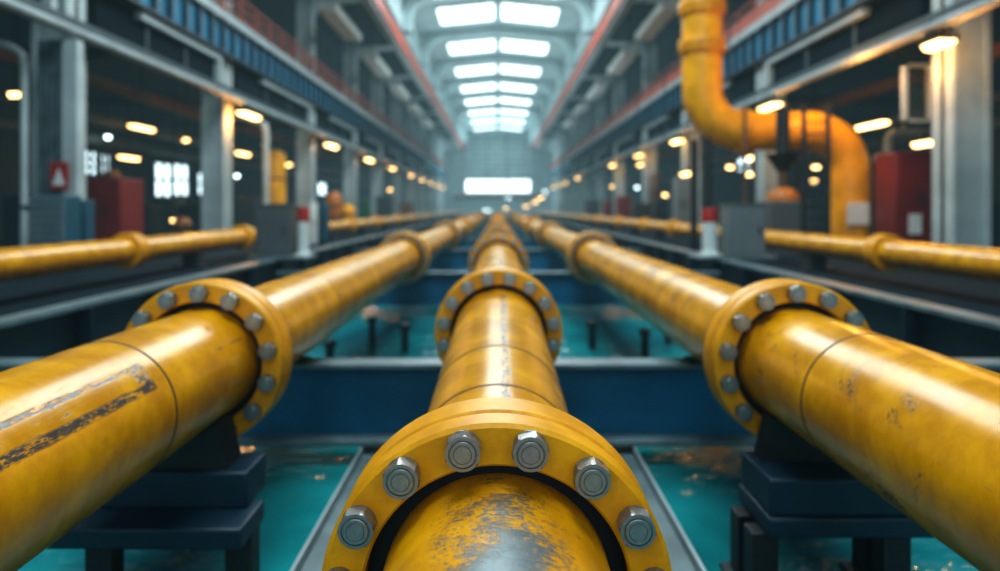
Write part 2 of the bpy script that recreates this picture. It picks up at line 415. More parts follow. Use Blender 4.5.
# small studs rising from the water behind the first girder
studs = [(355,345,7.3), (617,345,7.3), (645,325,9), (372,318,10), (668,318,10), (330,330,8.2), (592,322,9.6), (405,322,9.4)]
for i, (px, py, Y) in enumerate(studs):
    x = (px - 498) * Y / F
    r = thing('anchor_post', '', 'post', (x, Y, -1.3), 'anchor posts standing in the basin water')
    where = ['short dark anchor post close behind the first blue girder, left of the central pipe',
             'short dark anchor post close behind the first blue girder, right of the central pipe'][i] if i < 2 else \
            ['slim dark post in the water beside the far right pipe flange','slim dark post under the left pipe between the first two girders','slim dark post under the right pipe between the first two girders','slim dark post left of the second central flange','slim dark post right of the second central flange','slim dark post nearest the central pipe on its left'][i-2]
    r['label'] = where
    MB().cyl((x, Y, -1.3), (x, Y, -.38), .05, n=12).build('shaft', M['darkmetal'], r)
    MB().cyl((x, Y, -.38), (x, Y, -.31), .075, n=6).build('cap', M['darkmetal'], r)

# ------------------------------------------------------------------ pipes, flanges, bolts
def nut_mesh():
    m = MB()
    R = .0455
    # washer
    m.lathe([(.0001, 0), (.042, 0), (.042, -.006), (.0001, -.006)], n=24)
    # hexagon nut with a chamfered crown: hexagon meets a round chamfer
    n = 48; prof = []
    rows = [(-.006, 'hex', R), (-.042, 'hex', R), (-.050, 'cut', R*.925)]
    vs = []
    for t_, kind, rr in rows:
        for k in range(n):
            a = 2*PI*k/n
            hexr = R * math.cos(PI/6) / math.cos((a % (PI/3)) - PI/6)
            rad = hexr if kind == 'hex' else min(hexr, rr)
            tt = t_
            if kind == 'hex' and t_ == -.042: tt = -.050 + (hexr - R*.866) * .95
            vs.append((rad*math.sin(a), tt, rad*math.cos(a)))
    fs = []
    for q in range(2):
        for k in range(n):
            j = (k+1) % n; fs.append((q*n+k, q*n+j, (q+1)*n+j, (q+1)*n+k))
    m.add(vs, fs)
    # crown face, recess ring and stud end
    m.lathe([(R*.925, -.050), (.0345, -.050), (.0335, -.0470), (.0318, -.0470), (.0310, -.0525), (.0295, -.0540), (.0225, -.0540), (.0215, -.0525), (.0205, -.0540), (.0001, -.0540)], n=32)
    me = m.build('bolt', M['bolt'], None, org=(0,0,0), angle=28)
    return me
proto_bolt = nut_mesh(); bolt_data = proto_bolt.data; bpy.data.objects.remove(proto_bolt)

def frame_rot(d):
    return Vector((0,1,0)).rotation_difference(Vector(d).normalized())
def local_part(mb, name, mat, root, p, q, parent=None, angle=35):
    """mesh in pipe-local space (axis +Y), placed at world point p with rotation q under an unrotated root"""
    o = mb.build(name, mat, None, org=(0,0,0), angle=angle)
    par = parent or root
    o.parent = par
    if par is root:
        o.location = Vector(p) - ORG[root.name]; o.rotation_mode = 'QUATERNION'; o.rotation_quaternion = q
    return o
def flange_pair(root, p, d, nb, off, R=RF, RHo=RH, rp=RP, detail=True, back=.23):
    q = frame_rot(d); n = 128 if detail else 64
    c = .010
    f1 = local_part(MB().lathe([(RHo, .085), (RHo, .006), (RHo+.006, 0), (R-c, 0), (R, c), (R, .085), (R-.005, .090), (RHo, .090)], n=n), 'flange', M['flange'], root, p, q)
    local_part(MB().lathe([(R-.075, .086), (R-.075, .110), (RHo-.02, .110), (RHo-.02, .086), (R-.075,.086)], n=n), 'gasket', M['gasket'], root, p, q)
    local_part(MB().lathe([(rp, .107), (R-.006, .107), (R, .113), (R, back-.012), (R-.012, back), (rp+.06, back), (rp+.015, back+.09), (rp, back+.10)], n=n), 'flange', M['flange'], root, p, q)
    local_part(MB().lathe([(rp-.03, .066), (RHo, .066), (RHo, .070), (rp-.03, .070), (rp-.03, .066)], n=n), 'sealing_ring', M['gasket'], root, p, q)  # black disc set back between hole and pipe, darkens the gap like shade
    if nb:
        rb = RHo + (R - RHo) * (.54 if nb == 15 else .46)
        for k in range(nb):
            a = off + 2*PI*k/nb
            b = bpy.data.objects.new('bolt', bolt_data); C.objects.link(b); b.parent = f1
            b.location = (rb*math.sin(a), 0, rb*math.cos(a))
            b.rotation_euler = (0, random.uniform(0, PI/3), 0)
def section(root, p0, p1, mat, seams=(), rp=RP, n=96):
    p0 = Vector(p0); p1 = Vector(p1); d = p1 - p0; q = frame_rot(d); L = d.length
    o = local_part(MB().lathe([(rp-.03, 0), (rp, 0), (rp, L*.25), (rp, L*.5), (rp, L*.75), (rp, L), (rp-.03, L)], n=n), 'pipe_section', mat, root, p0, q, angle=60)
    for s_ in seams:
        local_part(MB().lathe([(rp-.002, -.008), (rp+.0022, -.005), (rp+.0022, .005), (rp-.002, .008)], n=n), 'weld_seam', M['seam'], root, p0 + d.normalized()*s_, q)
    return o

# central pipe: dips slightly towards the camera at its front end
cp = thing('pipeline', 'worn yellow central pipeline running straight away under the camera, paint chipped at its front', 'pipeline', (0, .3, 0), 'yellow bolted pipelines over the basin')
A = Vector((-.003, 1.76, CZ - .958)); B = Vector((.004, 4.89, CZ - .852)); dA = (B - A).normalized()
zc = CZ - .83
section(cp, A - dA*1.45, A + dA*.09, M['pipe_near'], rp=.287, n=160)
section(cp, A + dA*.09, B + dA*.02, M['pipe_mid'], (.74, 1.36))
flange_pair(cp, A, dA, 15, 0.5 * 2*PI/15)
run = [B] + [Vector((.008, 10.37, CZ - .81)), Vector((.01, 20.9, zc))] + [Vector((.01, 20.9 + 10.5*k, zc)) for k in range(1, 10)]
for i in range(len(run) - 1):
    d = (run[i+1] - run[i]).normalized()
    section(cp, run[i], run[i+1], M['pipe_far'] if i else M['pipe_mid'])
    flange_pair(cp, run[i], d, 16 if i < 3 else 0, PI/16, detail=i < 2)
    if i == 1:
        flange_pair(cp, run[i] + d*4.6, d, 16, PI/16, detail=False)

for s, side, mat, seam in ((-1,'left','pipe_left',(1.7,)), (1,'right','pipe_right',(1.87,))):
    label = ('yellow pipeline with dark stencil marks and one weld ring, left of the central pipe' if s < 0
             else 'scuffed yellow pipeline with dark scratches, right of the central pipe')
    r = thing('pipeline', label, 'pipeline', (s*XS, 1.2, 0), 'yellow bolted pipelines over the basin')
    X = s * XS
    y1 = 3.82
    section(r, (X, 1.2, ZA), (X, y1 + .09, ZA), M[mat], seam, rp=.292, n=128)
    ys = [y1, 12.0, 21.8, 32, 42.5, 53, 64, 76, 90, 106, 124]
    for i in range(len(ys) - 1):
        section(r, (X, ys[i] + .09, ZA), (X, ys[i+1] + .02, ZA), M['pipe_right'] if (i == 0 and s > 0) else M['pipe_far'], (2.0,) if i == 0 else ())
        flange_pair(r, (X, ys[i], ZA), (0,1,0), 14 if i == 0 else (16 if i < 3 else 0), 0 if i else (.02 if s < 0 else -.03), detail=i < 1)

# outer pipes on the aisle floors
for s, side in ((-1,'left'), (1,'right')):
    r = thing('outer_pipeline', 'slimmer yellow pipeline with ring couplings on the %s aisle floor' % side, 'pipeline', (s*6.1, 6, 0), 'slim yellow pipelines along the aisles')
    R0 = .205; z = .50
    ys = ([5, 11.9, 17.2, 23.5, 29.7, 36, 43.5, 51, 60, 70, 82, 96, 112, 126] if s < 0 else [5, 11.35, 18.5, 24.8, 29.7, 36, 43.5, 51, 60, 70, 82, 96, 112, 126])
    for i in range(len(ys) - 1):
        section(r, (s*6.1, ys[i], z), (s*6.1, ys[i+1], z), M['pipe_far'], rp=R0, n=48)
        if i:
            q = frame_rot((0,1,0))
            local_part(MB().lathe([(R0, -.14), (R0+.075, -.14), (R0+.085, -.13), (R0+.085, -.03), (R0+.075, -.02), (R0+.055,-.02), (R0+.055, .02), (R0+.075, .02), (R0+.085, .03), (R0+.085, .13), (R0+.075, .14), (R0, .14)], n=48), 'coupling', M['flange'], r, (s*6.1, ys[i], z), q)
        y = ys[i] + 2.5
        MB().box(s*5.95, s*6.25, y - .15, y + .15, .05, z - R0 + .02).box(s*5.8, s*6.4, y - .25, y + .25, 0, .05).build('support_foot', M['darkmetal'], r)

# ------------------------------------------------------------------ pedestals beside the basin
def pedestal(s, xa, xb, Y, ztop, mat, label, d=.5):
    xc = (xa + xb)/2
    r = thing('control_pedestal', label, 'control box', (xc, Y + d/2, .25), 'grey control boxes on the edge girders')
    MB().box(xa, xb, Y, Y + d, .30, ztop).build('enclosure', mat, r, bevel=.02)
    MB().box(xa - .12, xb + .35 if s < 0 else xb + .15, Y - .12, Y + d + .15, .25, .30).build('base_plate', M['rail'], r, bevel=.01) if s < 0 else \
        MB().box(xa - .6, xb + .2, Y - .12, Y + d + .15, .25, .30).build('base_plate', M['rail'], r, bevel=.01)
    MB().box(xa - .015, xb + .015, Y - .015, Y + d + .015, ztop, ztop + .03).build('lid', M['box'], r, bevel=.008)
    MB().box(xa + .06, xb - .06, Y - .012, Y, .40, ztop - .10).build('door', mat, r, bevel=.006)
    MB().box(xb - .14, xb - .11, Y - .04, Y - .012, .72, .86).build('handle', M['darkmetal'], r)
pedestal(-1, -4.52, -3.86, 13.4, 1.24, M['box'], 'dark grey control box on the edge girder, left of the basin')
pedestal(1, 4.28, 4.98, 13.4, 1.25, M['boxlight'], 'pale grey control box on the edge girder, right of the basin')
def bollard(x, Y, z0, z1, r_, label):
    r = thing('valve_post', label, 'post', (x, Y, z0), 'red topped posts beside the control boxes')
    zm = z0 + (z1 - z0) * .70
    m = MB().lathe([(.0001, 0), (r_*1.5, 0), (r_*1.5, .04), (r_, .05), (r_, zm - z0)], (x, Y, z0), (0,0,1), 24); m.build('post', M['white'], r)
    MB().lathe([(r_*1.03, zm - z0), (r_*1.03, z1 - z0 - .03), (r_*.9, z1 - z0), (.0001, z1 - z0)], (x, Y, z0), (0,0,1), 24).build('cap', M['redbright'], r)
bollard(-3.66, 13.55, .303, 1.22, .105, 'red topped white post beside the dark grey control box')
bollard(4.0, 13.6, .303, 1.20, .14, 'red topped white post beside the pale grey control box')

# ------------------------------------------------------------------ side structures
def lamp(name, p, L, label, group, mat='lamp', w=.30, axis='y', drop=None):
    """a batten lamp: housing above a glowing diffuser, hung on a short stem"""
    x, y, z = p
    r = thing(name, label, 'lamp', (x, y, z), group)
    m = MB(); n = 12; h = .10
    ca = [(w/2*math.cos(PI + PI*k/n), h*1.2*math.sin(PI + PI*k/n)) for k in range(n+1)]
    if axis == 'y':
        m.prism([(x + a, z + b) for a, b in ca], 'y', y - L/2, y + L/2); m.build('diffuser', M[mat], r)
        MB().box(x - w/2 - .03, x + w/2 + .03, y - L/2 - .05, y + L/2 + .05, z, z + .07).build('housing', M['darkmetal'], r)
    else:
        m.prism([(y + a, z + b) for a, b in ca], 'x', x - L/2, x + L/2); m.build('diffuser', M[mat], r)
        MB().box(x - L/2 - .05, x + L/2 + .05, y - w/2 - .03, y + w/2 + .03, z, z + .07).build('housing', M['darkmetal'], r)
    MB().cyl((x, y, z + .06), (x, y, z + (drop or .35)), .03, n=8).build('stem', M['darkmetal'], r)
    return r

def column(s, side, y, i, wide=.40):
    X = s * 10.0
    r = thing('steel_column', '%s grey column of the %s arcade, carrying a curved bracket' % (NTH[i], side), 'column', (X, y, 0), 'grey columns of the %s arcade' % side, 'thing')
    h = 13.6
    MB().box(X - wide, X - wide + .10, y - .38, y + .38, 0, h).build('flange_plate', M['column'], r)
    MB().box(X + wide - .10, X + wide, y - .38, y + .38, 0, h).build('flange_plate', M['column'], r)
    MB().box(X - wide, X + wide, y - .06, y + .06, 0, h).box(X - wide + .02, X + wide - .02, y - .3, y - .2, 0, h).build('web', M['column'], r)
    MB().box(X - .6, X + .6, y - .55, y + .55, 0, .12).build('base_plate', M['darkmetal'], r)
    # curved bracket that carries the crane runway
    m = MB(); K = 10
    a_, b_ = [], []
    for k in range(K + 1):
        q = k / K * PI / 2
        a_.append((X - s*wide - s*2.6 * (1 - math.cos(q)), 11.1 + .85 * math.sin(q)))
        b_.append((X - s*.1 - s*2.95 * k / K, 12.1 if k > 0 else 11.9))
    vs = [(x, y - .3, z) for x, z in a_] + [(x, y - .3, z) for x, z in b_] + [(x, y + .3, z) for x, z in a_] + [(x, y + .3, z) for x, z in b_]
    n = K + 1; fs = []
    for k in range(K):
        fs += [(k, k+1, n+k+1, n+k), (2*n+k, 3*n+k, 3*n+k+1, 2*n+k+1), (k, 2*n+k, 2*n+k+1, k+1), (n+k, n+k+1, 3*n+k+1, 3*n+k)]
    m.add(vs, fs); m.build('bracket', M['column'], r, angle=50)

colY = {-1: [16.4, 25.6, 37.5, 48.8, 59.5, 70.6, 81.7, 92.8, 103.9, 115, 126], 1: [15.55, 26.4, 37.3, 47.5, 59.5, 70.6, 81.7, 92.8, 103.9, 115, 126]}
lampY = {-1: [26.9, 40.2, 52.0, 63.2, 77.0, 88, 99, 110, 121], 1: [15.2, 24.6, 37.4, 47.6, 58.5, 84, 99, 110, 121]}
for s, side in ((-1,'left'), (1,'right')):
    for i, y in enumerate(colY[s]): column(s, side, y, i)
    # gallery girder
    X = 9.5
    r = thing('gallery_girder', 'deep blue plate girder with stiffened panels carrying the %s gallery' % side, 'girder', (s*X, 60, 5.0), 'girders carrying the galleries')
    z0, z1 = CZ + 5.36, CZ + 6.42
    y0, y1 = 4.0, 134.0
    MB().box(s*X, s*(X + .04), y0, y1, z0, z1).build('web', M['web'], r)
    MB().box(s*(X - .2), s*(X + .08), y0, y1, z0 - .09, z0).build('bottom_flange', M['navy'], r)
    MB().box(s*(X - .08), s*(X + .08), y0, y1, z1, z1 + .02).build('top_flange', M['navy'], r)
    for k in range(88):
        y = 8 + k * .98
        MB().box(s*(X - .15), s*X, y - .05, y + .05, z0, z1).build('stiffener', M['blue_dark'], r)
    # gallery deck
    r = thing('gallery_deck', 'walkway deck of the %s gallery with a pale grey edge' % side, 'deck', (s*10.5, 60, CZ + 6.48), 'decks of the galleries', 'thing')
    MB().box(s*9.30, s*9.40, y0, y1, CZ + 6.44, CZ + 6.72).build('edge_strip', M['grey'], r)
    MB().box(s*10.45, s*12.75, y0, y1, CZ + 6.50, CZ + 6.62).build('deck_plate', M['darkmetal'], r)
    for y in colY[s][:9]: MB().box(s*9.40, s*10.45, y + 3.0, y + 3.4, CZ + 6.46, CZ + 6.60).build('deck_arm', M['darkmetal'], r)
    MB().box(s*9.40, s*9.57, y0, y1, CZ + 6.58, CZ + 6.62).build('ledge', M['darkmetal'], r)
    # railing
    r = thing('gallery_railing', 'rust red railing along the edge of the %s gallery' % side, 'railing', (s*9.55, 60, CZ + 6.62), 'railings of the galleries')
    zb = CZ + 6.625
    for k in range(70):
        y = 8 + k * 1.7
        MB().box(s*9.5, s*9.57, y - .035, y + .035, zb, zb + 1.15).build('post', M['redrail'], r)
    for h in (.42, .78, 1.13): MB().box(s*9.51, s*9.56, y0 + 3, y1, zb + h - .035, zb + h + .035).build('rail', M['redrail'], r)
    MB().box(s*9.52, s*9.55, y0 + 3, y1, zb + .02, zb + (.22 if s < 0 else .72)).build('toe_board', M['redrail'], r)
    # long conduit with the lamps
    zq = CZ + .416 * 9.3
    r = thing('conduit', 'long pale grey conduit running level along the %s arcade above the lamps' % side, 'conduit', (s*9.3, 60, zq), 'conduits along the arcades')
    MB().cyl((s*9.3, 4, zq), (s*9.3, 132, zq), .115, n=16).build('tube', M['grey'], r)
    for y in colY[s][:9]:
        MB().box(s*9.25, s*9.585, y - .08, y + .08, zq - .16, zq + .16).build('clamp', M['darkmetal'], r)
    MB().box(s*9.36, s*9.40, 4, 132, zq + .10, zq + .34).build('cable_tray', M['ribbed'], r)
    for i, y in enumerate(lampY[s]):
        L = (1.9 if i else 1.6) if s < 0 else (.62 if i == 0 else 1.3)
        if i > 3: L = 1.2
        lamp('pendant_batten_lamp', (s*9.3, y, zq - .38), L, '%s glowing batten lamp under the %s conduit, counted from the camera' % (NTH[i], side), 'batten lamps under the conduits', 'lamp_hot' if i < 3 else 'lamp', w=.36, drop=.21)
    # bay panels under the girder: dark panel, pale head bar and jamb
    cy = [4.0] + colY[s][:8]
    for i in range(len(cy) - 1):
        a, b = cy[i] + .8, cy[i+1] - 1.0
        zt = CZ + .545 * 9.45
        r = thing('bay_panel', 'dark blue panel with pale head bar, %s bay of the %s arcade above the conduit' % (NTH[i], side), 'panel', (s*9.6, (a+b)/2, zq), 'dark panels above the conduits')
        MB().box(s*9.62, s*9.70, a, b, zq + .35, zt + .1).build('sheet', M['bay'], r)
        MB().box(s*9.42, s*9.62, a + (b-a)*.25, b, zt - .14, zt + .06).build('head_bar', M['grey'], r)
        MB().box(s*9.42, s*9.62, b - .22, b, zq + .2, zt - .14).build('jamb', M['column'], r)
        for q in (.33, .66):
            y = a + (b - a) * q
            MB().box(s*9.56, s*9.62, y - .05, y + .05, zq + .35, zt).build('mullion', M['ribbed'], r)
    # crane runway
    zr = CZ + 10.70; xr = 6.3
    r = thing('crane_runway', 'long orange red crane rail beam with pale lower flange, high on the %s side' % side, 'crane beam', (s*xr, 70, zr), 'crane rail beams')
    MB().box(s*(xr - .10), s*(xr + .12), 28, 134, zr - .22, zr + .42).build('rail_beam', M['crane'], r)
    MB().box(s*(xr + .02), s*(xr + .46), 28, 134, zr - .40, zr - .24).build('lower_flange', M['grey'], r)
    MB().box(s*(xr + .28), s*(xr + .40), 28, 134, zr - .24, zr + .42).build('back_web', M['upwall'], r)
    # pale duct lengths below the runway
    for i, y in enumerate(colY[s][1:7]):
        zt = CZ + 9.40
        a, b = y - 3.2, y + 3.2
        r = thing('air_duct', '%s pale duct length slung beside the crane beam on the %s side' % (NTH[i], side), 'duct', (s*8.15, (a+b)/2, zt), 'pale duct lengths under the crane beams')
        MB().box(s*7.7, s*8.6, a, b, zt, zt + .45).build('ceiling_hung_casing', M['white'], r, bevel=.04)
        for y2 in (a + .5, b - .5): MB().box(s*8.12, s*8.18, y2 - .03, y2 + .03, zt + .45, 14.2).build('hanger', M['darkmetal'], r)
    # aisle crossbeams seen through the arcade
    for i, (xx, zz_, mt, hh) in enumerate(((12.4, CZ + 3.75, 'brown', .35), (14.6, CZ + 3.1, 'ribbed', .3), (16.6, CZ + 2.7, 'ribbed', .3))):
        tag(MB().box(s*xx, s*(xx + .3), 8, 120, zz_, zz_ + hh).build('ceiling_hung_girder', M[mt]), '%s long girder hung inside the %s aisle, %s' % (NTH[i], side, ['rust brown', 'grey', 'dark'][i]), 'girder', 'girders hung inside the aisles')
    for i in range(7):
        y = 20 + i * 9
        tag(MB().box(s*10.9, s*17.9, y - .12, y + .12, CZ + 4.15, CZ + 4.5).build('ceiling_joist', M['ribbed']), '%s crossbar spanning the %s aisle under the gallery' % (NTH[i], side), 'joist', 'crossbars inside the aisles', 'thing')

# ------------------------------------------------------------------ left end column dressing
r = thing('ribbed_cladding', 'dark ribbed metal cladding on the first column of the left arcade', 'cladding', (-10.4, 15.6, 0))
m = MB(); x0, x1 = -10.02, -9.44
m.box(x0, x1, 15.7, 15.76, 0, 4.85)
for k in range(5):
    x = x0 + .06 + k * .115; m.box(x - .020, x + .020, 15.60, 15.70, 0, 4.85)
m.build('ribbed_sheet', M['edge'], r)
MB().box(x0, x1, 15.69, 15.70, 0, 4.85).build('backing_sheet', M['bay'], r)
MB().box(-9.42, -9.10, 15.55, 15.82, 0, 4.85).build('corner_post', M['column'], r)
r = thing('drain_pipe', 'thin pale vertical pipe with a bent top beside the ribbed cladding', 'pipe', (-10.42, 15.4, 0))
P = at(24, 50, 15.4)
MB().tube([(P.x, 15.4, 0), (P.x, 15.4, P.z - .3), (P.x - .03, 15.4, P.z - .1), (P.x - .15, 15.4, P.z), (P.x - .35, 15.4, P.z + .1), (P.x - 1.2, 15.4, P.z + .35)], .075, 12).build('tube', M['column'], r)
MB().box(P.x - .1, P.x + .1, 15.3, 15.6, 1.2, 1.26).build('clamp', M['darkmetal'], r)
r = thing('warning_sign', 'red rectangular sign with a white triangle on the ribbed cladding', 'sign', at(58, 190, 15.3))
a = at(49, 190, 15.3); b = at(67, 162, 15.3)
MB().box(a.x, b.x, 15.33, 15.36, a.z, b.z).build('plate', M['redbright'], r, bevel=.01)
cx = (a.x + b.x)/2; cz = (a.z + b.z)/2
MB().prism([(cx - .13, cz - .20), (cx + .13, cz - .20), (cx, cz + .18)], 'y', 15.315, 15.33).build('triangle_mark', M['white'], r)
MB().box(cx - .02, cx + .02, 15.36, 15.545, cz - .02, cz + .02).build('bracket', M['darkmetal'], r)
r = thing('fan_cage', 'dark blue cooling unit behind a wire grille at the foot of the ribbed cladding', 'fan', (-9.0, 14.6, 0))
a = at(30, 240, 14.55); b = at(66, 195, 14.55)
MB().box(a.x, b.x, 14.55, 15.1, 0, b.z).build('housing', M['bluebox'], r, bevel=.03)
m = MB()
for k in range(11): x = a.x + .03 + k * (b.x - a.x - .06)/10; m.box(x - .008, x + .008, 14.50, 14.52, .1, b.z - .03)
for k in range(9): z = .1 + k * (b.z - .13)/8; m.box(a.x + .03, b.x - .03, 14.49, 14.50, z - .008, z + .008)
m.build('grille', M['grey'], r)
a = at(71, 240, 15.2); b = at(86, 200, 15.2)
r = thing('electric_box', 'sea blue electric box beside the grille at the first left column', 'electric box', ((a.x+b.x)/2, 15.4, 0))
MB().box(a.x, b.x, 15.2, 15.54, 0, b.z).build('enclosure', M['bluebox'], r, bevel=.02)
MB().box(a.x + .05, b.x - .05, 15.18, 15.2, .3, b.z - .1).build('door', M['bluebox'], r, bevel=.005)

# ------------------------------------------------------------------ machinery in the aisles
def cabinet(x, Y, w, d, h, mat, label, name='machine_cabinet', plate=None, cat='cabinet', z0=0):
    r = thing(name, label, cat, (x, Y + d/2, z0))
    MB().box(x - w/2, x + w/2, Y, Y + d, z0 + .08, z0 + h).build('housing', mat, r, bevel=.03)
    MB().box(x - w/2 + .04, x + w/2 - .04, Y + .04, Y + d - .04, z0, z0 + .08).build('plinth', M['darkmetal'], r)
    for k in (0, 1):
        xa = x - w/2 + .05 + k * (w/2 - .03)
        MB().box(xa, xa + w/2 - .07, Y - .02, Y, z0 + .2, z0 + h - .12).build('door', mat, r, bevel=.008)
        MB().box(x + (-.09 if k == 0 else .06), x + (-.06 if k == 0 else .09), Y - .06, Y - .02, z0 + h*.5, z0 + h*.62).build('handle', M['darkmetal'], r)
    if plate:
        MB().box(x + plate[0], x + plate[1], Y - .04, Y - .02, z0 + plate[2], z0 + plate[3]).build('notice_plate', M['white'], r)
    return r
cabinet(-10.95, 20, .95, 1.3, 2.03, M['red'], 'tall red cabinet beside the first column of the left arcade', 'red_cabinet')
cabinet(10.55, 18, 1.25, 1.0, 2.6, M['red'], 'tall dark red cabinet with a white notice, beside the first right column', 'red_cabinet', plate=(-.30, .02, .55, 1.05))
# louvre panel and small red alarm box, right
a = at(903, 122, 17); b = at(931, 64, 17)
r = thing('louvre_vent_panel', 'pale framed louvre panel hung above the dark red cabinet', 'vent', ((a.x+b.x)/2, 17, a.z))
m = MB().box(a.x, a.x + .09, 16.95, 17.1, a.z, b.z).box(b.x - .07, b.x, 16.95, 17.1, a.z, b.z).box(a.x, b.x, 16.95, 17.1, b.z - .07, b.z).box(a.x, b.x, 16.95, 17.1, a.z, a.z + .06)
m.build('frame', M['column'], r)
m = MB()
for k in range(9):
    z = a.z + .10 + k * (b.z - a.z - .2)/9; m.prism([(17.0, z), (17.08, z + .09), (17.08, z + .10), (17.0, z + .02)], 'x', a.x + .05, b.x - .05)
m.build('louvre_slat', M['ribbed'], r)
a = at(934, 110, 17.5); b = at(948, 80, 17.5)
r = thing('wall_mount_alarm_box', 'small red alarm box hung beside the louvre panel', 'alarm box', ((a.x+b.x)/2, 17.5, a.z))
MB().box(a.x, b.x, 17.4, 17.7, a.z, b.z).build('housing', M['redbright'], r, bevel=.02)
MB().box(a.x + .06, b.x - .06, 17.38, 17.4, a.z + .1, b.z - .2).build('cover', M['red'], r)

# the big S-bent yellow pipe, right
sy = 20.0; SR = .545
def arc(cx, cz, rad, a0, a1, n=14): return [(cx + rad*math.cos(a0 + (a1-a0)*k/n), sy, cz + rad*math.sin(a0 + (a1-a0)*k/n)) for k in range(n+1)]
xv = (702 - 498) * sy / F; zh = CZ - (131 - 208) * sy / F; xe = (849 - 498) * sy / F
r = thing('bent_pipe', 'huge bright yellow pipe bending from vertical to level and down, above the right aisle pipe', 'pipe', (xe, sy, 0))
br = 1.15
MB().tube([(xv, sy, 14.1), (xv, sy, 9.0), (xv, sy, zh + br)], SR, 40).build('riser', M['yellow'], r)
MB().tube(arc(xv + br, zh + br, br, PI, 1.5*PI), SR, 40).build('elbow', M['yellow'], r)
MB().tube([(xv + br, sy, zh), ((xv+xe)/2, sy, zh), (xe - br, sy, zh)], SR, 40).build('level_run', M['yellow'], r)
MB().tube(arc(xe - br, zh - br, br, PI/2, 0), SR, 40).build('elbow', M['yellow'], r)
MB().tube([(xe, sy, zh - br), (xe, sy, 1.0), (xe, sy, .0)], SR, 40).build('downpipe', M['yellow'], r)
for z in (CZ - (9 - 208) * sy / F, CZ - (47 - 208) * sy / F):
    MB().lathe([(SR, -.17), (SR + .09, -.17), (SR + .10, -.15), (SR + .10, -.02), (SR + .06, -.02), (SR + .06, .02), (SR + .10, .02), (SR + .10, .15), (SR + .09, .17), (SR, .17)], (xv, sy, z), (0,0,1), 40).build('collar', M['flange'], r)
MB().lathe([(SR, -.12), (SR + .07, -.12), (SR + .07, -.02), (SR + .03, -.02), (SR + .03, .02), (SR + .07, .02), (SR + .07, .12), (SR, .12)], (at(742,131,sy).x, sy, zh), (1,0,0), 40).build('collar', M['flange'], r)
MB().box(xe - .3, xe + .25, sy - SR - .06, sy - SR + .05, .75, 1.35).build('notice_plate', M['white'], r)

# dosing machine with orange dome in a steel frame, right
my = 18.0
def X(px, Y=my): return (px - 498) * Y / F
def Z(py, Y=my): return CZ - (py - 208) * Y / F
r = thing('dosing_machine', 'grey dosing machine with orange dome and dark hopper before the bent yellow pipe', 'machine', (X(790), my + .5, 0))
MB().box(X(770), X(811), my, my + .9, 0, Z(201)).build('cabinet', M['box'], r, bevel=.03)
MB().lathe([(.40, 0), (.40, .08), (.36, .20), (.24, .31), (.10, .36), (.0001, .37)], (X(790), my + .45, Z(201)), (0,0,1), 32).build('dome', M['orange'], r)
MB().cyl((X(790), my + .45, Z(201) + .35), (X(790), my + .45, Z(171)), .12, n=20).build('neck', M['brown'], r)
MB().lathe([(.12, 0), (.16, .05), (.42, .42), (.45, .45), (.40, .45), (.0001, .40)], (X(790), my + .45, Z(171)), (0,0,1), 32).build('hopper', M['darkmetal'], r)
MB().cyl((X(790), my + .45, Z(154)), (X(790), my + .45, Z(105)), .17, n=24).build('feed_tube', M['darkmetal'], r)
for px in (768, 812): MB().box(X(px) - .03, X(px) + .03, my + .9, my + 1.0, 0, Z(150)).build('upright', M['darkmetal'], r)
r = thing('access_ladder', 'dark steel ladder frame standing right of the dosing machine', 'ladder', (X(815), my + .3, 0))
for px in (803, 827): MB().box(X(px) - .045, X(px) + .045, my - .1, my, 0, Z(104)).build('stile', M['darkmetal'], r)
for k in range(12):
    z = .35 + k * .30
    MB().box(X(803), X(827), my - .08, my - .02, z - .02, z + .02).build('rung', M['darkmetal'], r)
for i, (px, top, mt) in enumerate(((694, 140, 'darkmetal'), (708, 138, 'darkmetal'), (745, 108, 'brown'))):
    yy = 19 if i < 2 else 19.1
    r = thing('slim_post', ['slim dark steel post under the bend of the big yellow pipe', 'second slim dark post, just beside the pale control box', 'thin rust brown rod standing before the level run of the big pipe'][i], 'post', (X(px, yy), yy, 0))
    rr = .10 if i < 2 else .045
    MB().cyl((X(px, yy), yy, .04), (X(px, yy), yy, Z(top, yy)), rr, n=14).build('shaft', M[mt], r)
    MB().cyl((X(px, yy), yy, 0), (X(px, yy), yy, .04), rr * 1.5, n=14).build('base_plate', M['darkmetal'], r)

